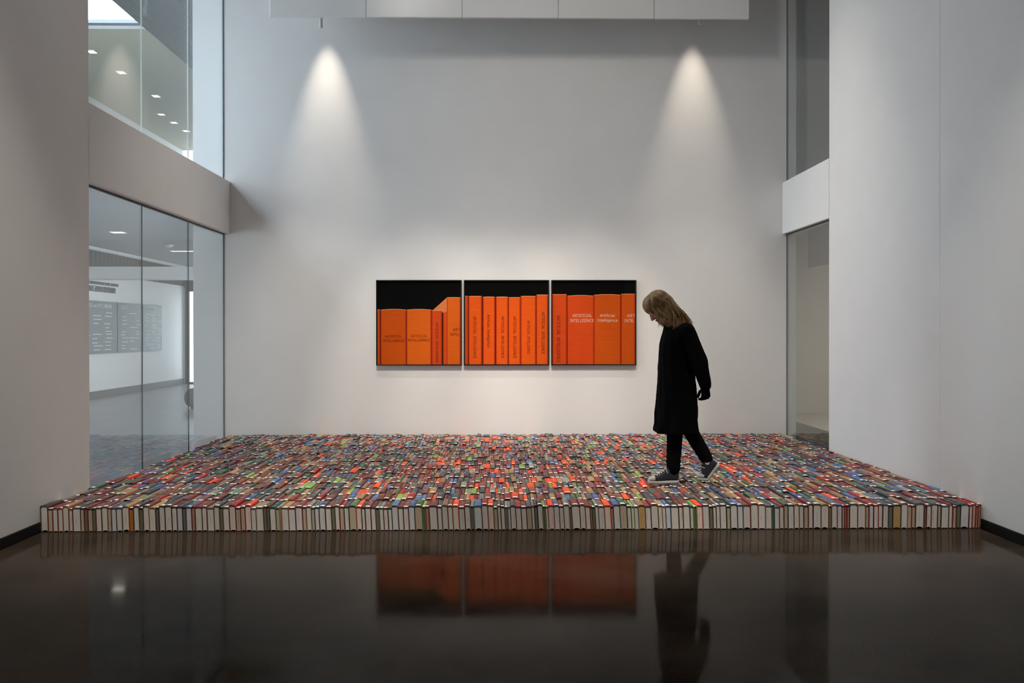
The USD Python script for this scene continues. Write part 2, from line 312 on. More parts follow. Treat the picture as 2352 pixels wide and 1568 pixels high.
for (y0, y1), cols in zip(B_Y, (((18.2, .35), (18.75, .4), (19.3, .45), (19.9, .4)), ((20.75, .4), (21.2, .45), (21.6, .28)), ((22.15, .34), (22.5, .4), (22.92, .3)))):
    bars = []
    for (y, L) in cols:
        for k in range(11):
            if rl.random() < .72:
                ww = L * rl.uniform(.5, 1.0); yy = y + rl.uniform(-.03, .06); zz = 1.80 - k * .078 - rl.uniform(0, .03)
                n = max(2, int(ww / .07)); 
                for j in range(n): bars.append(box(LX0 + .046, LX0 + .049, yy + j * ww / n, yy + (j + .8) * ww / n, zz, zz + .018))
    obj("name_lines", cat(bars), M["white_ink"], t)
t = thing("wall_lettering", "dark raised letters reading FINE ARTS CENTER above the donor board", "lettering")
obj("letters", on_side(text("VISUAL and FINE ARTS CENTER", 2.3, .11, .03, True), 18.2, 2.235, .002), M["grey_letter"], t)
obj("small_letters", on_side(text("HIGHER EDUCATION FOR THE ARTS", 2.45, .055, .03, True), 18.2, 2.385, .002), M["grey_letter"], t)
t = thing("ottoman", "dark round ottoman on the hall floor beside the wall corner", "ottoman", (-5.42, 16.9, 0))
o_ = trimesh.creation.revolve(np.array([(0, .03), (.16, .03), (.23, .08), (.26, .17), (.25, .27), (.19, .35), (.08, .375), (0, .38)]), sections=36)
obj("cushion", o_, M["slat"], t, smooth=40)
obj("foot_ring", trimesh.creation.revolve(np.array([(0, 0), (.15, 0), (.15, .035), (0, .035)]), sections=28), M["black_metal"], t, smooth=30)
obj("button", cyl((0, 0, .372), (0, 0, .39), .022, 16), M["black_metal"], t)

# ------------------------------------------------------------------ the dim rooms behind the right glass
obj("floor_side_room", box(4.56, 7.2, 9.0, 16.0, -.2, -.001), M["carpet"], label="light carpet of the room behind the right glass", category="floor", **ST)
obj("floor_side_room_border", box(XR + .02, 4.56, YB + .2, 16.0, -.2, -.001), M["carpet_dark"], label="dark floor strip behind the right glass", category="floor", **ST)
obj("floor_side_room_strip", box(GR + .02, 4.56, 9.0, YB + .2, -.2, -.001), M["carpet_dark"], label="dark floor strip beside the right glass", category="floor", **ST)
w = thing("wall_side_room", "beige walls of the dim room behind the right glass", "wall", kind="structure")
obj("panel", box(3.4, 7.2, 15.7, 15.9, 0, 3.0), M["dim_wall"], w)
obj("panel", box(7.0, 7.2, 9.0, 15.7, 0, 3.0), M["dim_wall"], w)
obj("panel", box(XR + .25, 7.0, 9.0, 9.2, 0, 3.0), M["dim_wall"], w)
obj("panel", box(3.4, 3.52, YB + .2, 15.7, 0, 3.0), M["dim_wall"], w)
obj("bulkhead", box(5.0, 5.2, 9.2, 14.9, 2.4, 3.0), M["white"], w)
t = thing("ceiling_panel_light", "ceiling light panel of the side room, hidden above the right glass", "ceiling light", (6.1, 12.3, 3.0))
obj("trim_frame", cat([box(-.34, .34, -.64, -.6, -.02, 0), box(-.34, .34, .6, .64, -.02, 0), box(-.34, -.3, -.6, .6, -.02, 0), box(.3, .34, -.6, .6, -.02, 0)]), M["white"], t)
obj("lens", box(-.3, .3, -.6, .6, -.012, -.002), glow("side_room_lens", (1.0, .9, .78), SIDE_ROOM), t)
obj("ceiling_side_room", box(XR + .14, 7.2, 9.0, 15.9, 3.0, 3.13), M["dim_wall"], label="ceiling of the room behind the right glass", category="ceiling", **ST)
w = thing("wall_upper_room", "dark grey walls of the room above the right beam", "wall", kind="structure")
obj("panel", box(3.52, 6.2, YB + .2, YB + .4, 3.13, ZC), M["upper_dim"], w)
obj("panel", box(6.0, 6.2, 9.0, YB + .2, 3.13, ZC), M["upper_dim"], w)
obj("panel", box(XR + .25, 6.0, 8.9, 9.1, 3.13, ZC), M["upper_dim"], w)
obj("panel", box(XR + .2, 6.2, 9.0, YB + .4, ZC, ZC + .1), M["upper_dim"], w)

# ------------------------------------------------------------------ hanging panel band and the two wall spots
PY = YB - .6
t = thing("ceiling_baffle", "long hanging baffle of five white panels below the ceiling", "baffle")
edges = [-2.529, -1.461, -.394, .676, 1.745, 2.807]
for a, b in zip(edges, edges[1:]): obj("panel", bbox(a + .003, b - .003, PY, PY + .04, 4.868, 6.2, .003), M["lacquer"], t)
obj("backing_rail", box(-2.5, 2.78, PY + .04, PY + .07, 5.4, 5.5), M["fixture"], t)
for x in (-2.0, 0.14, 2.3): obj("hanger_rod", cyl((x, PY + .055, 5.5), (x, PY + .055, ZC), .008, 10), M["steel"], t)
def spot(x, zb, label, watts):
    t = thing("spotlight", label, "spotlight")
    y, zl = YB - .30, 5.5
    obj("hanging_rod", cyl((x, YB - .40, zb), (x, YB - .40, 6.2), .016, 14), M["fixture"], t, smooth=40)
    obj("rod_cap", cyl((x, YB - .40, zb - .012), (x, YB - .40, zb + .004), .020, 16, .020), M["fixture"], t, smooth=40)
    obj("wall_bracket", bbox(x - .03, x + .03, YB - .43, YB, 6.16, 6.2), M["fixture"], t)
    obj("stem", cyl((x, y, zl + .15), (x, y, 6.16), .010, 12), M["fixture"], t, smooth=40)
    prof = np.array([(0, .16), (.03, .16), (.048, .13), (.05, 0.0), (.044, 0.0), (.040, .05), (0, .05)])
    obj("lamp_head", trimesh.creation.revolve(prof, sections=24).apply_translation((x, y, zl)), M["fixture"], t, smooth=40)
    L = UsdLux.SphereLight.Define(stage, t + "/lamp"); L.CreateRadiusAttr(.012); L.CreateIntensityAttr(watts); L.CreateColorAttr(Gf.Vec3f(*SPOT_COL))
    sh = UsdLux.ShapingAPI.Apply(L.GetPrim()); sh.CreateShapingConeAngleAttr(16.5); sh.CreateShapingConeSoftnessAttr(1.0)
    L.AddTranslateOp().Set(Gf.Vec3d(x, y, zl + .005)); L.AddRotateXOp().Set(5.5)
spot(-1.997, 4.82, "slim white spotlight on a rod high on the back wall, left one under the baffle", SPOT_W * 1.3)
spot(2.295, 4.88, "slim white spotlight on a rod high on the back wall, right one under the baffle", SPOT_W)
# ================================================================== THE BOOKS: 18 rows laid spine up
# front row, read off the photo: right edge of each book in millimetres from the wall, page tone, cloth
FRONT = "50wK 83tR 118wM 152wM 192wT 218wR 272wN 298tM 321kM 353tM 376kE 415wM 457wM 482tP 516wB 556wN 602wT 633oR 671wN 699kE 740wM 784wT 807kK 847wN 894wM 930bM 968wN 992kN 1030wB 1054rR 1101wM 1135wM 1182wT 1221wN 1244kE 1287wM 1331wR 1365tR 1397tR 1437wO 1471wS 1521wT 1544kG 1565kM 1606wN 1633tI 1646rT 1693wT 1741bM 1789bM 1816tR 1850wS 1873tE 1904wB 1947bK 1988wM 2012kE 2044wR 2076tR 2109wN 2159tG 2195wO 2220wK 2259wM 2293wM 2318kE 2346wS 2377wR 2404wG 2447wB 2483wM 2519wM 2561wB 2614tG 2636gL 2661rR 2717wM 2749wN 2790wD 2824wM 2865wO 2906wM 2945wM 2970kI 3024bB 3067wR 3106wO 3133tG 3155wP 3183wK 3205kS 3222wS 3259wV 3296bR 3333wM 3369tV 3388wS 3410kK 3446wK 3465gL 3483wP 3523wO 3560wB 3591wR 3629wS 3646kE 3702wM 3740wM 3774wM 3788rR 3808kG 3831wS 3873wD 3916wO 3935rR 3980wB 4029tG 4059wK 4080wL 4108bS 4157yT 4196bR 4247wM 4275wT 4299wS 4334bB 4389wK 4419wM 4467wM 4493wG 4515gL 4555wO 4602wN 4627kE 4650wM 4677wS 4722wK 4749tG 4799wN 4838wB 4890wM 4944wM 4994bT 5039wV 5056gG 5092wB 5123wR 5152tG 5194bN 5230wT 5262wM 5294tM 5327bR 5383wN 5436wT 5457kD 5497wD 5530wB 5548tR 5563rR 5582rR 5640wK 5695wT 5719tR 5751bR 5784wR 5815wM 5855wN 5885kN 5943yN 5989bT 6018tR 6045tR 6105wN 6122kM 6156wM 6201wN 6225tN 6279wN 6306wR 6332tR 6361kN 6421bN 6444bR 6468tR 6485rR 6503rR"
CLOTH = {  # name, base colours
    "M": ("maroon", [(.20, .048, .040), (.17, .042, .036), (.225, .065, .052), (.15, .036, .034)]),
    "R": ("red", [(.30, .026, .025), (.24, .030, .030), (.40, .030, .027), (.20, .030, .033)]),
    "N": ("slate", [(.055, .072, .090), (.045, .066, .078), (.060, .080, .105), (.05, .058, .075)]),
    "K": ("black", [(.040, .036, .034), (.030, .030, .031), (.052, .047, .043)]),
    "B": ("blue", [(.075, .135, .34), (.065, .115, .27), (.10, .16, .33), (.07, .17, .29)]),
    "T": ("tan", [(.42, .24, .105), (.36, .21, .10), (.47, .28, .12), (.33, .20, .11)]),
    "O": ("orange", [(.92, .085, .014), (.85, .075, .016), (.93, .11, .02)]),
    "Y": ("yellow", [(.85, .42, .05)]),
    "G": ("green", [(.055, .13, .06), (.045, .105, .05), (.07, .15, .075)]),
    "E": ("olive", [(.12, .13, .075), (.10, .115, .065), (.15, .15, .10)]),
    "L": ("lime", [(.26, .45, .07), (.22, .40, .08)]),
    "S": ("grey", [(.24, .25, .225), (.20, .215, .195), (.30, .30, .28)]),
    "I": ("mint", [(.17, .31, .23), (.20, .30, .22)]),
    "P": ("mauve", [(.24, .105, .115), (.20, .095, .10)]),
    "V": ("violet-grey", [(.115, .105, .125), (.10, .095, .11)]),
    "D": ("brown", [(.22, .125, .07), (.25, .15, .09)]),
}
PAGE = {"w": (.72, .67, .62), "b": (.70, .68, .675), "t": (.54, .44, .325), "k": (.20, .175, .13), "o": (.50, .20, .04), "y": (.56, .37, .155), "g": (.13, .14, .085), "r": (.42, .26, .18)}
M["cloth"] = mat("book_cloth", {"a": ("attribute", {"attribute": "col"}), "g": ("geometry", {}), "n": ("noise_texture", {"scale": 90, "detail": 3}),
    "r": ("rgb_ramp", {"ramp": [(.3, (.80, .80, .80)), (.7, (1.08, 1.08, 1.08))]}), "mx": ("mix", {"mix_type": "multiply", "fac": 1.0}),
    "p": ("principled_bsdf", {"roughness": .5, "specular_ior_level": .35})},
    [("g.position", "n.vector"), ("n.fac", "r.fac"), ("a.color", "mx.color1"), ("r.color", "mx.color2"), ("mx.color", "p.base_color")])
M["pages"] = mat("page_edges", {"a": ("attribute", {"attribute": "col"}), "g": ("geometry", {}), "m": ("mapping", {"scale": (900, 25, 3)}), "n": ("noise_texture", {"scale": 1.0, "detail": 2}),
    "r": ("rgb_ramp", {"ramp": [(.3, (.78, .77, .75)), (.7, (1.06, 1.06, 1.06))]}), "mx": ("mix", {"mix_type": "multiply", "fac": 1.0}),
    "p": ("principled_bsdf", {"roughness": .85, "specular_ior_level": .1})},
    [("g.position", "m.vector"), ("m.vector", "n.vector"), ("n.fac", "r.fac"), ("a.color", "mx.color1"), ("r.color", "mx.color2"), ("mx.color", "p.base_color")])
M["call_label"] = plain("call_number_paper", (.86, .84, .80), .6)
M["foil"] = plain("gilt_stamping", (.62, .50, .36), .4)
M["foil_white"] = plain("white_stamping", (.75, .73, .70), .5)
M["stamp"] = plain("ink_stamp", (.10, .09, .085), .8)
NA = 8
TH = .0023
def lean_at(x):
    return math.tan(math.radians(np.interp(x, [-3.2, -1.36, .75, 1.4, 1.85, 2.3, 2.9, 3.37], [1.9, 3.0, 3.6, 2.3, 1.0, 0, -1.2, -2.4])))
def arc(w, h1, rise, n=NA):
    a = np.linspace(0, np.pi, n + 1)
    x = w / 2 - w / 2 * np.cos(a); z = h1 + rise * np.sin(a) ** .75
    return x, z
def shear(v, h, ln):
    v = v.copy(); v[:, 0] += (h - v[:, 2]) * ln; return v
def book_geo(x0, x1, y0, L, h1, rise, sag):
    """cover, pages of one book standing on its fore-edge, spine up"""
    w = x1 - x0; g = .0008; w -= 2 * g
    ox, oz = arc(w, h1, rise); ix, iz = arc(w - 2 * TH, h1 - TH, rise * .92); ix = ix + TH
    out = np.array([(0, .0)] + list(zip(ox, oz)) + [(w, .0)]); inn = np.array([(TH, .0)] + list(zip(ix, iz)) + [(w - TH, .0)])
    n = len(out); V = []
    for y in (y0, y0 + L):
        for P in (out, inn): V += [(x0 + g + p[0], y, p[1]) for p in P]
    V = np.array(V); F = []
    def q(a, b, c, d): F.extend([(a, b, c), (a, c, d)])
    for i in range(n - 1):
        q(i, i + 1, 2 * n + i + 1, 2 * n + i)                      # outside
        q(n + i, 3 * n + i, 3 * n + i + 1, n + i + 1)              # inside
        q(i, n + i, n + i + 1, i + 1); q(2 * n + i, 2 * n + i + 1, 3 * n + i + 1, 3 * n + i)
    for i in (0, n - 1): q(i, 2 * n + i, 3 * n + i, n + i) if i == 0 else q(i, n + i, 3 * n + i, 2 * n + i)
    cover = (V, np.array(F))
    tp = .0032 if rise > .002 else .0036
    px = np.linspace(TH + .0003, w - TH - .0003, NA + 1); u = np.linspace(0, np.pi, NA + 1)
    pz = np.interp(px, ix, iz) - .0006; bz = .0035 + sag * np.sin(u) ** .8
    V = []
    for y in (y0 + .0055, y0 + L - .006):
        V += [(x0 + g + a, y, b) for a, b in zip(px, bz)] + [(x0 + g + a, y, b) for a, b in zip(px, pz)]
    V = np.array(V); F = []; m = NA + 1
    for i in range(NA):
        q(i, i + 1, m + i + 1, m + i); q(2 * m + i, 3 * m + i, 3 * m + i + 1, 2 * m + i + 1)
        q(i, 2 * m + i, 2 * m + i + 1, i + 1); q(m + i, m + i + 1, 3 * m + i + 1, 3 * m + i)
    q(0, m, 3 * m, 2 * m); q(NA, 2 * m + NA, 3 * m + NA, m + NA)
    return cover, (V, np.array(F))
def strip(x0, w, h1, rise, u0, u1, ya, yb, lift=.0006, n=4):
    """a patch lying on the round of the spine, given thickness by a turned-down rim"""
    ox, oz = arc(w, h1, rise, 24)
    px = np.linspace(u0 * w, u1 * w, n + 1); pz = np.interp(px, ox, oz) + lift
    V, F = [], []
    for y in (ya, yb): V += [(x0 + a, y, b) for a, b in zip(px, pz)]
    m = n + 1
    V += [(x0 + a, ya, b - lift) for a, b in zip(px, pz)]
    for i in range(n):
        F += [(i, i + 1, m + i + 1), (i, m + i + 1, m + i), (i, 2 * m + i, 2 * m + i + 1), (i, 2 * m + i + 1, i + 1)]
    return np.array(V), np.array(F)
def stack(parts):
    V, F, n = [], [], 0
    for v, f in parts: V.append(v); F.append(f + n); n += len(v)
    return np.vstack(V), np.vstack(F)
ROW, Y0 = .2505, 6.4
rows = []
def mk(row, i, x0, x1, cloth, page, rb):
    w = x1 - x0
    flat = rb.random() < .22
    rise = .0008 if flat else min(.0125, w * rb.uniform(.11, .36))
    h1 = .1625 + rb.uniform(-.0065, .0055) + (.004 if w > .036 else 0)
    return dict(row=row, i=i, x0=x0, x1=x1, y=Y0 + row * ROW + rb.uniform(.0, .004), L=rb.uniform(.234, .245), h1=h1, rise=rise,
                sag=rb.uniform(.0005, .003) if flat else rise * rb.uniform(.4, 1.0), cloth=cloth, shade=rb.randrange(99), page=page,
                lab=rb.random() < .62, foil=rb.random(), jit=rb.uniform(.88, 1.1))
rb = random.Random(11)
x = XL + .002; row0 = []
toks = FRONT.split()
for i, tk in enumerate(toks):
    x1 = XL + .002 + int(tk[:-2]) / 1000
    row0.append(mk(0, i, x, x1, tk[-1], tk[-2], rb)); x = x1
rows.append(row0)
CENTER = "M" * 31 + "R" * 8 + "N" * 10 + "K" * 7 + "B" * 9 + "T" * 10 + "O" * 10 + "G" * 5 + "E" * 6 + "L" * 2 + "S" * 8 + "I" * 1 + "P" * 2 + "V" * 3 + "D" * 3
SIDE = "M" * 27 + "R" * 11 + "N" * 22 + "K" * 5 + "B" * 13 + "T" * 14 + "O" * 2 + "G" * 4 + "E" * 5 + "L" * 1 + "S" * 4 + "I" * 2 + "P" * 3 + "V" * 3 + "D" * 3
for r_ in range(1, 18):
    rb = random.Random(100 + r_); x = XL + .002; row = []; i = 0
    end = XR - .002
    while x < end - .012:
        w = max(.013, min(.062, rb.gauss(.034, .0115)))
        if end - (x + w) < .014: w = end - x
        t = 1 - min(1, abs((x + w / 2) - .25) / 2.4)
        pal = CENTER if rb.random() < t * 1.15 else SIDE
        row.append(mk(r_, i, x, x + w, rb.choice(pal), rb.choice("wwwwwbttkk"), rb)); x += w; i += 1
    rows.append(row)
def build(b):
    """{part: (vertices, faces, colour or None)}"""
    h = b["h1"] + b["rise"]; ln = lean_at((b["x0"] + b["x1"]) / 2)
    cover, pages = book_geo(b["x0"], b["x1"], b["y"], b["L"], b["h1"], b["rise"], b["sag"])
    cols = CLOTH[b["cloth"]][1]; c = np.array(cols[b["shade"] % len(cols)]) * b["jit"]; pc = np.array(PAGE[b["page"]]) * (.94 + .12 * (b["shade"] / 99))
    x0, w = b["x0"], b["x1"] - b["x0"]; out = {"cover": (*cover, np.clip(c, 0, .95)), "pages": (*pages, pc)}
    hr = random.Random(b["row"] * 1000 + b["i"])
    if b["lab"] and w > .016:
        k = min(.8, .022 / w + .18) / 2
        out["call_number_label"] = (*strip(x0, w, b["h1"], b["rise"], .5 - k, .5 + k, b["y"] + .005, b["y"] + .005 + hr.uniform(.030, .046)), None)
    if b["foil"] < .85 and w > .018:
        ps = []
        ty = b["y"] + b["L"] * hr.uniform(.5, .7)
        for q in range(hr.choice((2, 3, 3, 4))):
            half = hr.uniform(.16, .36); yy = ty + q * .016 + (.02 if q > 1 else 0)
            if yy + .01 > b["y"] + b["L"]: break
            nn = max(2, int(half * 2 * w / .008))
            for e in range(nn):
                a = .5 - half + 2 * half * e / nn
                ps.append(strip(x0, w, b["h1"], b["rise"], a, a + 2 * half / nn * .75, yy, yy + .0045, .0004, 1))
        if hr.random() < .4: ps.append(strip(x0, w, b["h1"], b["rise"], .04, .96, b["y"] + b["L"] * .22, b["y"] + b["L"] * .22 + .002, .0004, 6))
        if ps: out["title_stamping"] = (*stack(ps), None)
    if b["row"] == 0 and hr.random() < .75 and w > .02:
        ps = []; z = hr.uniform(.045, .07); xx = (x0 + b["x1"]) / 2 + hr.uniform(-.15, .15) * w; sl = hr.uniform(-.06, .06)
        for e in range(hr.randint(4, 9)):
            hh = hr.uniform(.003, .009); bx_ = box(xx - .0006, xx + .0006, b["y"] + .0050, b["y"] + .0056, z, z + hh)
            v = np.array(bx_.vertices); v[:, 0] += (v[:, 2] - .08) * sl; ps.append((v, np.array(bx_.faces))); z += hh + .0015
        out["edge_stamp"] = (*stack(ps), None)
    return {k: (shear(v, .175, ln), f, c) for k, (v, f, c) in out.items()}
PARTMAT = {"cover": "cloth", "pages": "pages", "call_number_label": "call_label", "title_stamping": "foil", "edge_stamp": "stamp"}
second = sorted(rows[1], key=lambda b: -(b["x1"] - b["x0"]))[:300 - len(rows[0])]
single = set(id(b) for b in rows[0]) | set(id(b) for b in second)
def ordinal(n):
    return f"{n}" + ("th" if 10 <= n % 100 <= 20 else {1: "st", 2: "nd", 3: "rd"}.get(n % 10, "th"))
def size(b):
    w = b["x1"] - b["x0"]; return "thick" if w > .042 else "slim" if w < .024 else "medium"
def label(b, row):
    n = len(row); i = b["i"]; nm = CLOTH[b["cloth"]][0]
    place = ordinal(i + 1) + " from the left" if i < n / 2 else ordinal(n - i) + " from the right"
    extra = " with white spine label" if (b["lab"] and b["x1"] - b["x0"] > .016) else ""
    return f"{size(b)} {nm} book{extra}, {place} in the {'front' if b['row'] == 0 else 'second'} row"
pile = {k: [] for k in ("cover", "pages", "call_number_label", "title_stamping")}
for row in rows:
    for b in row:
        g_ = build(b)
        if id(b) in single:
            org = np.array([(b["x0"] + b["x1"]) / 2, b["y"], 0])
            t = thing("book", label(b, row), "book", org, group="books in the front row" if b["row"] == 0 else "books in the second row")
            for k, (v, f, col) in g_.items():
                mt = M["foil_white"] if k == "title_stamping" and b["cloth"] in "OBKN" else M[PARTMAT[k]]
                obj(k, (v - org, f), mt, t, color=None if col is None else np.tile(col, (len(v), 1)))
        else:
            for k, (v, f, col) in g_.items(): pile[k].append((v, f, col))
t = thing("book_field", "dense field of spine-up books filling the platform behind the nearest rows", "books", kind="stuff")
for k, L in pile.items():
    v, f = stack([(a, b) for a, b, _ in L])
    obj(k, (v, f), M[PARTMAT[k]], t, color=np.vstack([np.tile(c, (len(a), 1)) for a, _, c in L]) if L[0][2] is not None else None, kind="stuff")

# ================================================================== THE THREE FRAMED PRINTS
FZ1, FZ2 = .9807, 1.9826
PXM = (FZ2 - FZ1) / 196.3                                 # metres per unit of the layout below (196 units = one frame)
M["print_black"] = plain("print_black", (.0025, .0025, .0025), .6, specular_ior_level=.05)
M["print_gap"] = plain("print_deep_red", (.14, .010, .004), .6, specular_ior_level=.05)
M["print_dark"] = plain("print_gap_brown", (.06, .014, .005), .6, specular_ior_level=.05)
M["ink_dark"] = plain("print_ink_dark", (.085, .012, .006), .6, specular_ior_level=.05)
M["ink_white"] = plain("print_ink_white", (.80, .62, .48), .6, specular_ior_level=.05)
M["print_edge"] = plain("print_edge_red", (.50, .045, .008), .6, specular_ior_level=.05)
M["print_crest"] = plain("print_pale_edge", (.80, .34, .14), .6, specular_ior_level=.05)
def cloth_print(name, c0, c1):
    return mat(name, {"g": ("geometry", {}), "m": ("mapping", {"scale": (6, 1, 150)}), "n": ("noise_texture", {"scale": 1.6, "detail": 4}),
        "r": ("rgb_ramp", {"ramp": [(.3, c0), (.7, c1)]}), "p": ("principled_bsdf", {"roughness": .6, "specular_ior_level": .05})},
        [("g.position", "m.vector"), ("m.vector", "n.vector"), ("n.fac", "r.fac"), ("r.color", "p.base_color")])
M["or1"] = cloth_print("print_orange_deep", (.60, .085, .007), (.68, .105, .009))
M["or2"] = cloth_print("print_orange", (.78, .098, .010), (.85, .12, .012))
M["or3"] = cloth_print("print_orange_red", (.66, .068, .011), (.74, .085, .014))
M["or4"] = cloth_print("print_orange_amber", (.72, .125, .010), (.80, .15, .014))
M["or5"] = cloth_print("print_orange_pale", (.74, .20, .06), (.80, .24, .08))
def frame(label, fx):
    """local units: x right, y down from the frame's top left, 196 across"""
    t = thing("framed_print", label, "picture", group="three framed prints on the back wall")
    D = .045; yf = YB - .002 - D
    def px(u): return fx + u * PXM
    def pz(v): return FZ2 - v * PXM
    S = 196.3; B = 2.3
    bars = [bbox(px(0), px(S), yf, YB - .004, pz(B), pz(0), .001), bbox(px(0), px(S), yf, YB - .004, pz(S), pz(S - B), .001),
            bbox(px(0), px(B), yf, YB - .004, pz(S - B), pz(B), .001), bbox(px(S - B), px(S), yf, YB - .004, pz(S - B), pz(B), .001)]
    for m in bars: obj("frame_bar", m, M["black_metal"], t)
    pr = obj("print", box(px(B), px(S - B), yf + .020, yf + .030, pz(S - B), pz(B)), M["print_black"], t)
    obj("glazing", box(px(B), px(S - B), yf + .006, yf + .008, pz(S - B), pz(B)), M["glazing"], t)
    def poly(pts, z):
        v = np.array([(px(a), yf + .020 - z, pz(b)) for a, b in pts]); n = len(v)
        back = v + [0, z, 0]; c = len(v)
        f = [(0, i, i + 1) for i in range(1, n - 1)]
        for i in range(n): j = (i + 1) % n; f += [(i, i + n, j + n), (i, j + n, j)]
        # the face first, wound to look at the room
        return trimesh.Trimesh(np.vstack([v, back]), f, process=False)
    return t, pr, poly, px, pz, yf
CL, CRT, CB = 2.6, 193.7, 193.7
def txt(s, x0, x1, base, cap, font_bold=False):
    m = meshkit.text_mesh(s, cap * PXM, .00012, font_bold); m.apply_translation([-m.bounds[0][0], 0, 0])
    m.apply_scale([(x1 - x0) * PXM / m.bounds[1][0], 1, 1]); return m
def put_text(fr, m, x, y, mt, down=False, clip=None, z=.0007):
    t, pr, poly, px, pz, yf = fr
    v = np.array(m.vertices)
    if down: X, Z = px(x) + v[:, 1], pz(y) - v[:, 0]          # reads downward
    else: X, Z = px(x) + v[:, 0], pz(y) + v[:, 1]
    m = trimesh.Trimesh(np.c_[X, yf + .020 - z - v[:, 2], Z], m.faces, process=False)
    if clip is not None: m = m.slice_plane([px(clip), 0, 0], [-1, 0, 0], cap=False)
    return obj("printed_title", m, mt, pr)
def pbook(fr, x0, x1, top, crest, mt, edge=None, z=.0003):
    t, pr, poly, px, pz, yf = fr
    xs = np.linspace(x0, x1, 9); c = crest * np.sin(np.linspace(0, np.pi, 9))
    obj("printed_book", poly([(x1, CB), (x0, CB)] + [(a, top - b) for a, b in zip(xs, c)], z), mt, pr)
    obj("printed_top_edge", poly([(x1, top + 1.0), (x0, top + 1.0)] + [(a, top - b - .25) for a, b in zip(xs, c)][0:9], z + .0001) if crest < .9 else
        cat([poly([(xs[k + 1], top - c[k + 1] + 1.0), (xs[k], top - c[k] + 1.0), (xs[k], top - c[k] - .3), (xs[k + 1], top - c[k + 1] - .3)], z + .0001) for k in range(8)]), M["print_crest"], pr)
    if x1 - x0 > 12:
        for e0, e1 in ((x0, x0 + 1.6), (x1 - 2.4, x1)):
            obj("printed_spine_edge", poly([(e1, CB), (e0, CB), (e0, top + 1), (e1, top + 1)], z + .00015), M["print_edge"], pr)
def gap(fr, x0, x1, top, mt="print_gap", z=.0004):
    obj("printed_gap", fr[2]([(x1, CB), (x0, CB), (x0, top), (x1, top)], z), M[mt], fr[1])
AI = "ARTIFICIAL  INTELLIGENCE"
# --- left print
f1 = frame("left framed print: orange books, a taller one at the right end", -1.4282)
obj("printed_book_side", f1[2]([(162.5, CB), (129, CB), (129, 69.5), (162, 40)], .0002), M["or5"], f1[1])
pbook(f1, CL, 8.6, 67.5, 0, M["or1"]); pbook(f1, 10.2, 68.4, 68, 1.6, M["or1"]); pbook(f1, 69.6, 126.5, 68, 1.5, M["or4"]); pbook(f1, 127.5, 150.6, 69.5, 0, M["or3"])
pbook(f1, 162, CRT, 40, .7, M["or4"])
gap(f1, 8.0, 10.6, 70); gap(f1, 67.6, 69.8, 69); gap(f1, 126, 127.6, 70); gap(f1, 150.6, 154, 74, "print_dark")
obj("printed_book_side", f1[2]([(162.2, CB), (154, CB), (154, 76), (162.2, 72)], .0003), M["or3"], f1[1])
put_text(f1, txt("ARTIFICIAL", 20, 59, 0, 5.8), 20, 132.2, M["ink_dark"]); put_text(f1, txt("INTELLIGENCE", 14.5, 64.3, 0, 5.8), 14.5, 142, M["ink_dark"])
put_text(f1, txt("ARTIFICIAL", 78.8, 117, 0, 5.8), 78.8, 131.4, M["ink_dark"]); put_text(f1, txt("INTELLIGENCE", 73, 122, 0, 5.8), 73, 140.9, M["ink_dark"])
put_text(f1, txt(AI, 97.8, 189.7, 0, 6.0), 136.6, 97.8, M["ink_dark"], down=True)
put_text(f1, txt("ARTIFICIAL", 176, 233, 0, 6.6), 176, 116.9, M["ink_dark"], clip=CRT); put_text(f1, txt("INTELLIGENCE", 169.5, 226, 0, 6.6), 169.5, 128.5, M["ink_dark"], clip=192.6)
# --- middle print
f2 = frame("middle framed print: six narrow orange books with dark upright titles", -1.4282 + 201.2 * PXM)
pbook(f2, CL, 9.2, 36.4, 0, M["or3"])
for a, b, tp in ((11, 41.2, 36.8), (44, 71.4, 38.3), (73.9, 101.6, 38.3), (102.7, 130.3, 39.6), (131.3, 165.8, 36.6), (167, CRT, 33.5)): pbook(f2, a, b, tp, .35, M["or2"])
for a, b, tp in ((9, 11.2, 38), (41, 44.2, 40), (71.2, 74.1, 40), (101.4, 102.9, 41), (130, 131.5, 41), (165.6, 167.2, 38)): gap(f2, a, b, tp)
for x, y0, y1, s, cap in ((21.8, 83.8, 180, AI, 6.6), (53.8, 79.6, 154, "Artificial  Intelligence", 6.2), (86.2, 83, 179.5, AI, 6.6), (113.8, 83.5, 179.5, AI, 6.6), (146, 93, 171, AI, 6.0), (179.2, 73.2, 169.5, AI, 6.6)):
    put_text(f2, txt(s, y0, y1, 0, cap), x, y0, M["ink_dark"], down=True)
# --- right print
f3 = frame("right framed print: wide orange books with white titles", -1.4282 + 402.4 * PXM)
pbook(f3, CL, 35.6, 32.2, 0, M["or3"]); pbook(f3, 37, 98.4, 36.2, 1.7, M["or3"]); pbook(f3, 99, 160.4, 34, 1.7, M["or1"]); pbook(f3, 161.6, CRT, 31.8, .4, M["or1"])
gap(f3, 35.2, 37.2, 37); gap(f3, 97.4, 99.2, 37); gap(f3, 159.8, 162, 36)
put_text(f3, txt(AI, 81, 189.5, 0, 7.6), 13, 81, M["ink_dark"], down=True)
put_text(f3, txt("ARTIFICIAL", 49, 94, 0, 7), 49, 85, M["ink_white"]); put_text(f3, txt("INTELLIGENCE", 43.3, 98.4, 0, 7), 43.3, 96.6, M["ink_white"])
put_text(f3, txt("Artificial", 112.5, 147.3, 0, 6.6), 112.5, 84.6, M["ink_white"]); put_text(f3, txt("Intelligence", 106.6, 153, 0, 6.6), 106.6, 95.6, M["ink_white"])
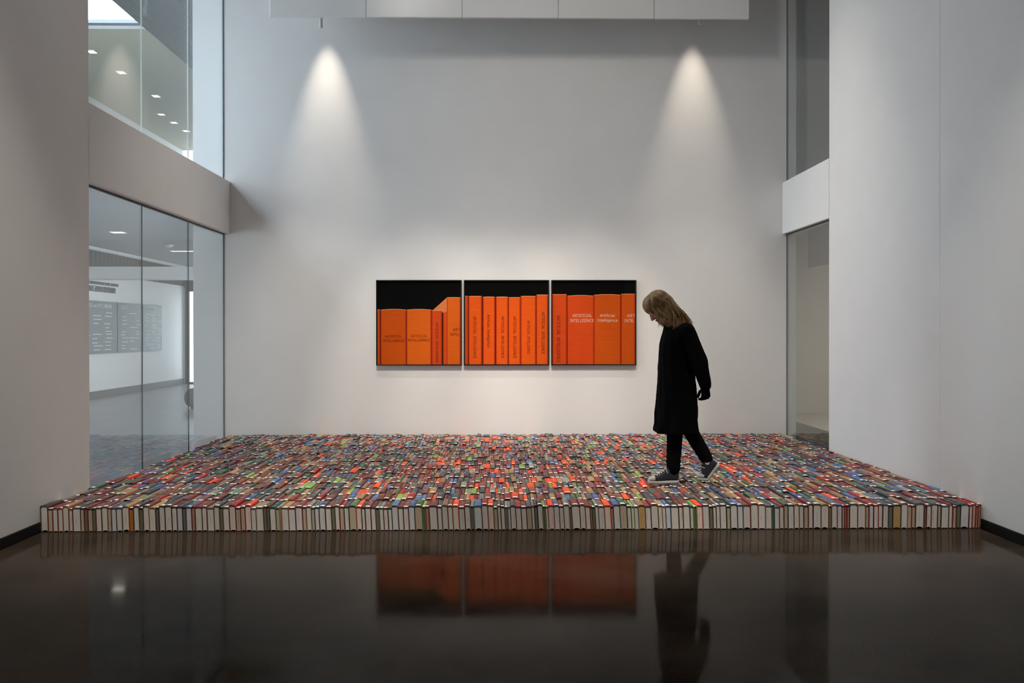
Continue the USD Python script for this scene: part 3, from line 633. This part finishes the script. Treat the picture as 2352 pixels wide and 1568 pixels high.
put_text(f3, txt("ARTIFICIAL", 175, 232, 0, 7), 175, 85.4, M["ink_white"], clip=CRT); put_text(f3, txt("INTELLIGENCE", 169, 226, 0, 7), 169, 97, M["ink_white"], clip=192.3)

# ================================================================== THE WALKING PERSON (steps to the left, head bowed)
M["skin"] = plain("skin", (.50, .30, .21), .55, subsurface_weight=.1)
M["coat"] = noisy("black_wool", (.0014, .0014, .0016), (.0030, .0030, .0033), 220, .95, .15, specular_ior_level=.04)
M["jeans"] = noisy("black_denim", (.0020, .0022, .0027), (.0042, .0046, .0056), 300, .9, .1, specular_ior_level=.05)
M["canvas"] = noisy("dark_canvas", (.010, .0105, .017), (.019, .0195, .028), 400, .85, .1)
M["rubber"] = plain("off_white_rubber", (.42, .40, .365), .5)
M["lace"] = plain("white_lace", (.62, .60, .58), .8)
M["hair"] = noisy("dark_blond_hair", (.10, .055, .022), (.31, .18, .075), 38, .5, 0.0, stretch=(1, 1, .5), specular_ior_level=.35)
M["hair2"] = noisy("light_blond_hair", (.25, .145, .06), (.52, .33, .165), 45, .5, 0.0, specular_ior_level=.35)
M["eye"] = plain("eye_white", (.75, .73, .70), .2); M["iris"] = plain("iris_brown", (.05, .03, .02), .2); M["lip"] = plain("lip", (.42, .17, .14), .45)
def sph(p, r, n=14):
    return m3.Manifold.sphere(r, n).translate([float(a) for a in p])
def bone(p, q, r1, r2): return m3.Manifold.batch_hull([sph(p, r1), sph(q, r2)])
def chain(P, rad): return [bone(P[i], P[i + 1], rad[i], rad[i + 1]) for i in range(len(P) - 1)]
def merge(ms, edge=.012, it=8):
    m = m3.Manifold.batch_boolean(ms, m3.OpType.Add).refine_to_length(edge)
    d = m.to_mesh(); t = trimesh.Trimesh(d.vert_properties[:, :3], d.tri_verts); trimesh.smoothing.filter_taubin(t, lamb=.5, nu=.53, iterations=it); return t
PX, PYc, G0 = 1.40, 7.32, .185
def P(x, y, z): return np.array([x, PYc + y, z])
# near side is -y: her left leg leads, her left arm trails
HIPN, KNEEN, ANKN = P(1.435, -.085, .985), P(1.385, -.075, .60), P(1.372, -.07, .262)
HIPF, KNEEF, ANKF = P(1.455, .085, .985), P(1.515, .075, .615), P(1.672, .06, .335)
PEL, WST, CHE = P(1.445, 0, .985), P(1.44, 0, 1.13), P(1.425, 0, 1.28)
SHN, ELN, WRN = P(1.455, -.165, 1.362), P(1.548, -.225, 1.135), P(1.585, -.235, .972)
SHF, ELF, WRF = P(1.435, .165, 1.362), P(1.45, .225, 1.10), P(1.43, .215, .88)
NK0, NK1 = P(1.400, 0, 1.40), P(1.335, 0, 1.478)
HC = P(1.272, 0, 1.565)                               # head centre
pitch = math.radians(48)                              # she looks down and ahead
fwd = np.array([-math.cos(pitch), 0, -math.sin(pitch)]); upv = np.array([-math.sin(pitch), 0, math.cos(pitch)]); lat = np.array([0, 1.0, 0])
def H(f_, s_, u_): return HC + fwd * f_ + lat * s_ + upv * u_
def hand(wr, d, palm_n, curl, s=1.0, grow=0.0):
    """palm, four unequal curled fingers and a side thumb. d: direction to the fingertips, palm_n: where the palm looks"""
    d = d / np.linalg.norm(d); palm_n = palm_n - d * (palm_n @ d); palm_n /= np.linalg.norm(palm_n); sd = np.cross(d, palm_n)
    out = [m3.Manifold.batch_hull([sph(wr + sd * a * s + d * b * s, (r + grow) * s, 10) for a, b, r in ((-.016, .0, .016), (.016, .0, .016), (-.030, .075, .012), (.0, .085, .012), (.028, .078, .012))])]
    for k, (a, L) in enumerate(((-.031, .068), (-.0105, .078), (.0105, .072), (.030, .056))):
        p = wr + sd * a * s + d * .080 * s; ang = .25; pts = [p]
        for q, fr in enumerate((.45, .32, .23)):
            ang += curl * (1.0, .9, .6)[q]
            p = p + (d * math.cos(ang) + palm_n * math.sin(ang)) * L * fr * s; pts.append(p)
        out += chain(pts, [(.0092 + grow) * s, (.0086 + grow) * s, (.0078 + grow) * s, (.0065 + grow) * s])
    b = wr - sd * .026 * s + d * .022 * s
    t1 = b + (-sd * .7 + d * .6 + palm_n * .35) * .034 * s; t2 = t1 + (d * .85 + palm_n * .45 - sd * .1) * .03 * s; t3 = t2 + (d * .8 + palm_n * .6) * .022 * s
    return out + chain([b, t1, t2, t3], [(.013 + grow) * s, (.0105 + grow) * s, (.0095 + grow) * s, (.0078 + grow) * s])
hn = dict(wr=WRN + [.004, 0, -.02], d=np.array([.05, .03, -1.0]), palm_n=np.array([-.35, 1.0, 0]), curl=.55, s=.92)
hf = dict(wr=WRF, d=np.array([-.15, -.05, -1.0]), palm_n=np.array([0, -1.0, .2]), curl=.5, s=.92)
parts = [m3.Manifold.batch_hull([sph(PEL + [0, -.09, 0], .085), sph(PEL + [0, .09, 0], .085), sph(WST + [0, -.07, 0], .075), sph(WST + [0, .07, 0], .075)]),
         m3.Manifold.batch_hull([sph(WST + [0, -.07, 0], .075), sph(WST + [0, .07, 0], .075), sph(CHE + [0, -.085, 0], .085), sph(CHE + [0, .085, 0], .085)]),
         m3.Manifold.batch_hull([sph(CHE + [0, -.085, 0], .085), sph(CHE + [0, .085, 0], .085), sph(SHN + [0, .05, 0], .045), sph(SHF + [0, -.05, 0], .045), sph(NK0, .05)]),
         bone(NK0, NK1, .052, .046), bone(NK1, H(-.02, 0, -.02), .046, .05)]
parts += chain([SHN, ELN, WRN], [.040, .034, .025]) + chain([SHF, ELF, WRF], [.040, .034, .025])
parts += chain([HIPN, KNEEN, ANKN], [.078, .048, .034]) + chain([HIPF, KNEEF, ANKF], [.078, .048, .034])
parts += [bone(ANKN, ANKN + [-.10, 0, -.045], .034, .022), bone(ANKF, ANKF + [-.02, 0, -.045], .032, .022)]
parts += hand(**hn) + hand(**hf)
# head: skull, face, jaw, nose, brow, ears
parts += [m3.Manifold.batch_hull([sph(H(-.022, 0, .025), .078, 20), sph(H(.02, 0, .028), .070, 20), sph(H(.035, 0, -.02), .055, 18)]),
          m3.Manifold.batch_hull([sph(H(.035, 0, -.02), .055, 18), sph(H(.06, 0, -.085), .024, 14), sph(H(.0, .038, -.055), .022), sph(H(.0, -.038, -.055), .022)]),
          m3.Manifold.batch_hull([sph(H(.088, 0, .01), .009, 10), sph(H(.108, 0, -.026), .010, 10), sph(H(.09, .012, -.032), .009, 10), sph(H(.09, -.012, -.032), .009, 10)]),
          bone(H(.078, -.035, .024), H(.078, .035, .024), .013, .013), bone(H(.083, -.014, -.058), H(.083, .014, -.058), .010, .010)]
for s in (-1, 1): parts.append(m3.Manifold.batch_hull([sph(H(-.005, s * .078, .012), .010, 10), sph(H(-.012, s * .084, .03), .010, 10), sph(H(.0, s * .076, -.015), .008, 10)]))
person = thing("person", "person in a long black coat and dark sneakers walking left across the books, head bowed", "person")
obj("body", merge(parts, .007, 6), M["skin"], person, smooth=True)
for s in (-1, 1):
    e = obj("eye", trimesh.creation.icosphere(2, .012).apply_translation(H(.076, s * .031, .004)), M["eye"], person, smooth=True)
    obj("iris", trimesh.creation.icosphere(1, .006).apply_translation(H(.0835, s * .031, .001)), M["iris"], e, smooth=True)
lp = merge([bone(H(.092, -.018, -.055), H(.094, 0, -.053), .004, .0055), bone(H(.094, 0, -.053), H(.092, .018, -.055), .0055, .004), bone(H(.091, -.014, -.062), H(.091, .014, -.062), .005, .005)], .004, 3)
obj("lips", lp, M["lip"], person, smooth=True)
gl = merge(hand(**hn, grow=.0022) + [bone(hn["wr"] + [-.004, 0, .035], hn["wr"], .029, .024)], .005, 4)
obj("glove", gl, M["coat"], person, smooth=True, label="dark glove")
# trousers
tr = [m3.Manifold.batch_hull([sph(PEL + [0, -.095, .03], .098), sph(PEL + [0, .095, .03], .098), sph(HIPN, .095), sph(HIPF, .095)])]
tr += chain([HIPN, KNEEN, ANKN + [0, 0, .035]], [.098, .064, .054]) + chain([HIPF, KNEEF, ANKF + [-.012, 0, .03]], [.098, .064, .053])
tj = merge(tr, .012, 6)
v = np.array(tj.vertices); n_ = tj.vertex_normals
fold = (np.sin(v[:, 2] * 150 + 9 * meshkit.noise(v * 14, 3)) * .0022) * np.exp(-((v[:, 2] - .36) / .10) ** 2) + (meshkit.fbm(v * 22, 3, 5) - .5) * .006
tj.vertices = v + n_ * fold[:, None]
obj("jeans", tj, M["jeans"], person, smooth=True)
# coat: an open-hemmed shell, sleeves and collar joined to it
LV = [(.578, 1.240, 1.578, .215), (.585, 1.238, 1.582, .217), (.66, 1.246, 1.576, .212), (.76, 1.254, 1.570, .206), (.88, 1.262, 1.562, .200), (1.0, 1.268, 1.556, .195),
      (1.10, 1.272, 1.553, .190), (1.20, 1.276, 1.551, .192), (1.28, 1.284, 1.545, .205), (1.34, 1.300, 1.532, .205), (1.39, 1.312, 1.505, .165), (1.425, 1.315, 1.475, .105), (1.46, 1.300, 1.43, .072), (1.485, 1.288, 1.405, .066)]
zl = np.linspace(LV[0][0], LV[-1][0], 64); A = np.array(LV); K = 72
x0_, x1_, yh = (np.interp(zl, A[:, 0], A[:, i]) for i in (1, 2, 3))
ang = np.linspace(0, 2 * np.pi, K, endpoint=False)
def ring(off):
    V = []
    for z, a, b, h in zip(zl, x0_, x1_, yh):
        cxx, rx = (a + b) / 2, (b - a) / 2
        ca, sa = np.cos(ang), np.sin(ang)
        drop = max(0, (1.0 - z)) / .42
        fold = .010 * drop * np.sin(ang * 7 + 2.2 * math.sin(z * 5) + 1.1) + .004 * np.sin(ang * 13 + z * 9)
        rr = 1 + fold / .17 + off / .17
        e = .85
        V.append(np.c_[cxx + rx * rr * np.sign(ca) * np.abs(ca) ** e, PYc + h * rr * np.sign(sa) * np.abs(sa) ** e, np.full(K, z)])
    return np.array(V)
o, i_ = ring(0.0), ring(-.012); n = len(zl); V = np.vstack([o.reshape(-1, 3), i_.reshape(-1, 3)]); F = []
for r_ in range(n - 1):
    for k in range(K):
        k2 = (k + 1) % K; a, b, c, d = r_ * K + k, r_ * K + k2, (r_ + 1) * K + k2, (r_ + 1) * K + k; N = n * K
        F += [(a, b, c), (a, c, d), (N + a, N + c, N + b), (N + a, N + d, N + c)]
for k in range(K):
    k2 = (k + 1) % K; N = n * K; t_ = (n - 1) * K
    F += [(k, N + k2, k2), (k, N + k, N + k2), (t_ + k, t_ + k2, N + t_ + k2), (t_ + k, N + t_ + k2, N + t_ + k)]
shell = trimesh.Trimesh(V, F, process=False)
if shell.volume < 0: shell.invert()
shell_m = m3.Manifold(m3.Mesh(shell.vertices.astype(np.float32), shell.faces.astype(np.uint32)))
slv = chain([SHN + [0, .01, .004], ELN, WRN + [.002, 0, -.012]], [.076, .064, .047]) + chain([SHF + [0, -.01, .004], ELF, WRF], [.076, .062, .048])
coat = m3.Manifold.batch_boolean(([shell_m] if shell_m.num_tri() else []) + slv, m3.OpType.Add).refine_to_length(.02)
d_ = coat.to_mesh(); ct = trimesh.Trimesh(d_.vert_properties[:, :3], d_.tri_verts)
trimesh.smoothing.filter_taubin(ct, lamb=.4, nu=.43, iterations=3)
v = np.array(ct.vertices); ct.vertices = v + ct.vertex_normals * ((meshkit.fbm(v * 11, 3, 9) - .5) * .010)[:, None]
obj("coat", ct, M["coat"], person, smooth=50)
# hair: a cap over the skull that falls over neck and shoulders, with locks on top
cap = [m3.Manifold.batch_hull([sph(H(-.035, 0, .035), .092, 20), sph(H(.016, 0, .050), .084, 20), sph(H(-.06, 0, -.02), .070, 18)]),
       m3.Manifold.batch_hull([sph(H(-.06, -.03, -.01), .062), sph(H(-.06, .03, -.01), .062), sph(P(1.415, -.06, 1.485), .060), sph(P(1.415, .06, 1.485), .060)]),
       m3.Manifold.batch_hull([sph(P(1.415, -.06, 1.485), .060), sph(P(1.415, .06, 1.485), .060), sph(P(1.485, -.085, 1.425), .035), sph(P(1.485, .085, 1.425), .035), sph(P(1.39, -.115, 1.42), .030)]),
       *[h for s in (-1, 1) for h in (
           m3.Manifold.batch_hull([sph(H(-.02, s * .055, .07), .040), sph(H(.030, s * .064, .045), .026), sph(H(.044, s * .069, -.01), .022), sph(H(-.05, s * .07, -.02), .036)]),
           m3.Manifold.batch_hull([sph(H(.044, s * .069, -.01), .022), sph(H(-.05, s * .07, -.02), .036), sph(P(1.345, s * .098, 1.435), .032), sph(P(1.300, s * .085, 1.462), .020)]))]]
hc = merge(cap, .010, 8)
hr = obj("hair", hc, M["hair"], person, smooth=True)
rh = random.Random(21)
def lock(p0, p1, p2, p3, r, wob):
    t = np.linspace(0, 1, 12)[:, None]
    c = (1 - t) ** 3 * p0 + 3 * (1 - t) ** 2 * t * p1 + 3 * (1 - t) * t ** 2 * p2 + t ** 3 * p3
    ph = rh.uniform(0, 6); c = c + np.c_[np.sin(t[:, 0] * 9 + ph), np.cos(t[:, 0] * 8 + ph), np.sin(t[:, 0] * 7 + ph * 2)] * wob * t
    return tube(c, r * np.interp(t[:, 0], [0, .25, .7, 1], [.5, 1, .9, .12]), 4)
locks = {0: [], 1: []}
for k in range(760):
    s = rh.uniform(-1, 1) if k % 3 else rh.uniform(-1, -.3)
    root = H(rh.uniform(-.06, .05), s * .045, .128 - abs(s) * .03 - rh.uniform(0, .012))
    if k % 4 == 0:                                       # locks that hang in front, past the cheek
        sg = -1 if k % 8 else 1
        side = H(rh.uniform(.03, .062), sg * .098, rh.uniform(.0, .06)); end = P(rh.uniform(1.285, 1.37), sg * rh.uniform(.075, .125), rh.uniform(1.405, 1.455)); mid = P(rh.uniform(1.27, 1.33), sg * .115, 1.50)
    else:
        side = H(rh.uniform(-.11, -.02), s * .102, rh.uniform(-.02, .07))
        end = P(rh.uniform(1.36, 1.53), s * .125 + rh.uniform(-.015, .015), rh.uniform(1.365, 1.455))
        if end[0] < 1.42: end[2] = min(end[2], 1.43); end[1] = PYc + s * .15
        mid = P(1.37 + (end[0] - 1.36) * .45, s * .128, 1.55 + (end[0] - 1.36) * .05 + rh.uniform(-.02, .014))
    locks[int(rh.random() < .5)].append(lock(root, side, mid, end, rh.uniform(.0022, .0048), .010))
for q in (0, 1): obj("hair_locks", cat(locks[q]), M["hair" if q == 0 else "hair2"], hr, smooth=True, kind="stuff")
# sneakers
def shoe(T, bend, name_label):
    """high canvas shoe in its own frame: toe at x=-.165, heel at x=.075, sole on z=0; bend raises everything behind the ball of the foot"""
    def tf(m):
        v = np.array(m.vertices, float)
        if bend:
            bx_ = -.085; w = np.clip((v[:, 0] - bx_ + .02) / .04, 0, 1); w = w * w * (3 - 2 * w)
            c, s = math.cos(bend), math.sin(bend); rx = bx_ + (v[:, 0] - bx_) * c - v[:, 2] * s; rz = (v[:, 0] - bx_) * s + v[:, 2] * c
            v[:, 0] = v[:, 0] * (1 - w) + rx * w; v[:, 2] = v[:, 2] * (1 - w) + rz * w
        m = m.copy(); m.vertices = v @ T[:3, :3].T + T[:3, 3]; return m
    xs = np.linspace(-.165, .078, 27)
    def half(x, k=1.0): return k * np.interp(x, [-.165, -.158, -.14, -.10, -.05, 0, .05, .07, .078], [.010, .026, .038, .046, .043, .036, .034, .024, .010])
    def loft(z0, z1, k, xa, xb, nx=27, grow=0):
        X = np.linspace(xa, xb, nx); n = 14; V = []
        for x in X:
            a0, a1 = z0(x), z1(x); h = half(x, k) + grow
            th = np.linspace(0, 2 * np.pi, n, endpoint=False)
            cx, sx = np.cos(th), np.sin(th)
            V.append(np.c_[np.full(n, x), h * np.sign(cx) * np.abs(cx) ** .55, (a0 + a1) / 2 + (a1 - a0) / 2 * np.sign(sx) * np.abs(sx) ** .75])
        V = np.array(V).reshape(-1, 3); F = []
        for i in range(nx - 1):
            for j in range(n):
                j2 = (j + 1) % n; F += [(i * n + j, (i + 1) * n + j2, (i + 1) * n + j), (i * n + j, i * n + j2, (i + 1) * n + j2)]
        for j in range(1, n - 1): F += [(0, j + 1, j), ((nx - 1) * n, (nx - 1) * n + j, (nx - 1) * n + j + 1)]
        return trimesh.Trimesh(V, F, process=False)
    top = lambda x: np.interp(x, [-.165, -.15, -.12, -.09, -.05, -.02, .0, .04, .07, .078], [.036, .050, .058, .066, .090, .118, .130, .136, .132, .128])
    t = obj("sneaker", tf(loft(lambda x: .016, top, .95, -.160, .074)), M["canvas"], person, smooth=50, label=name_label)
    obj("sole", tf(loft(lambda x: 0.0, lambda x: .027, 1.06, -.167, .079)), M["rubber"], t, smooth=50)
    obj("toe_cap", tf(loft(lambda x: .02, lambda x: top(x) + .003, 1.02, -.164, -.118, 14)), M["rubber"], t, smooth=50)
    lc = []
    for q in range(6):
        x = -.098 + q * .017; z = top(x) + .002
        lc.append(tube(np.array([(x + .006, -.024, z - .006), (x, -.012, z + .003), (x - .003, .0, z + .005), (x, .012, z + .003), (x + .006, .024, z - .006)]), .0034, 5))
        if q < 5: lc.append(tube(np.array([(x, -.020, z), (x + .009, .0, z + .009), (x + .017, .020, z + .008)]), .003, 5))
    for s in (-1, 1): lc.append(tube(np.array([(-.016, 0, top(-.016) + .006), (-.03, s * .020, .122), (-.026, s * .034, .100), (-.02, s * .038, .085)]), .0028, 5))
    obj("laces", tf(cat(lc)), M["lace"], t, smooth=True)
    for s in (-1, 1): obj("ankle_patch", tf(cyl((.028, s * .0318, .098), (.028, s * .0365, .098), .019, 20)), M["lace"], t)
    obj("heel_strip", tf(bbox(.068, .0795, -.008, .008, .02, .125, .002)), M["lace"], t)
def RT(x, y, z, yaw):
    c, s = math.cos(yaw), math.sin(yaw); return np.array([[c, -s, 0, x], [s, c, 0, y], [0, 0, 1, z], [0, 0, 0, 1.0]])
shoe(RT(1.338, PYc - .075, G0, .06), 0, "front sneaker flat on the books")
shoe(RT(1.755, PYc + .055, G0, -.03), math.radians(52), "rear sneaker with the heel lifted")
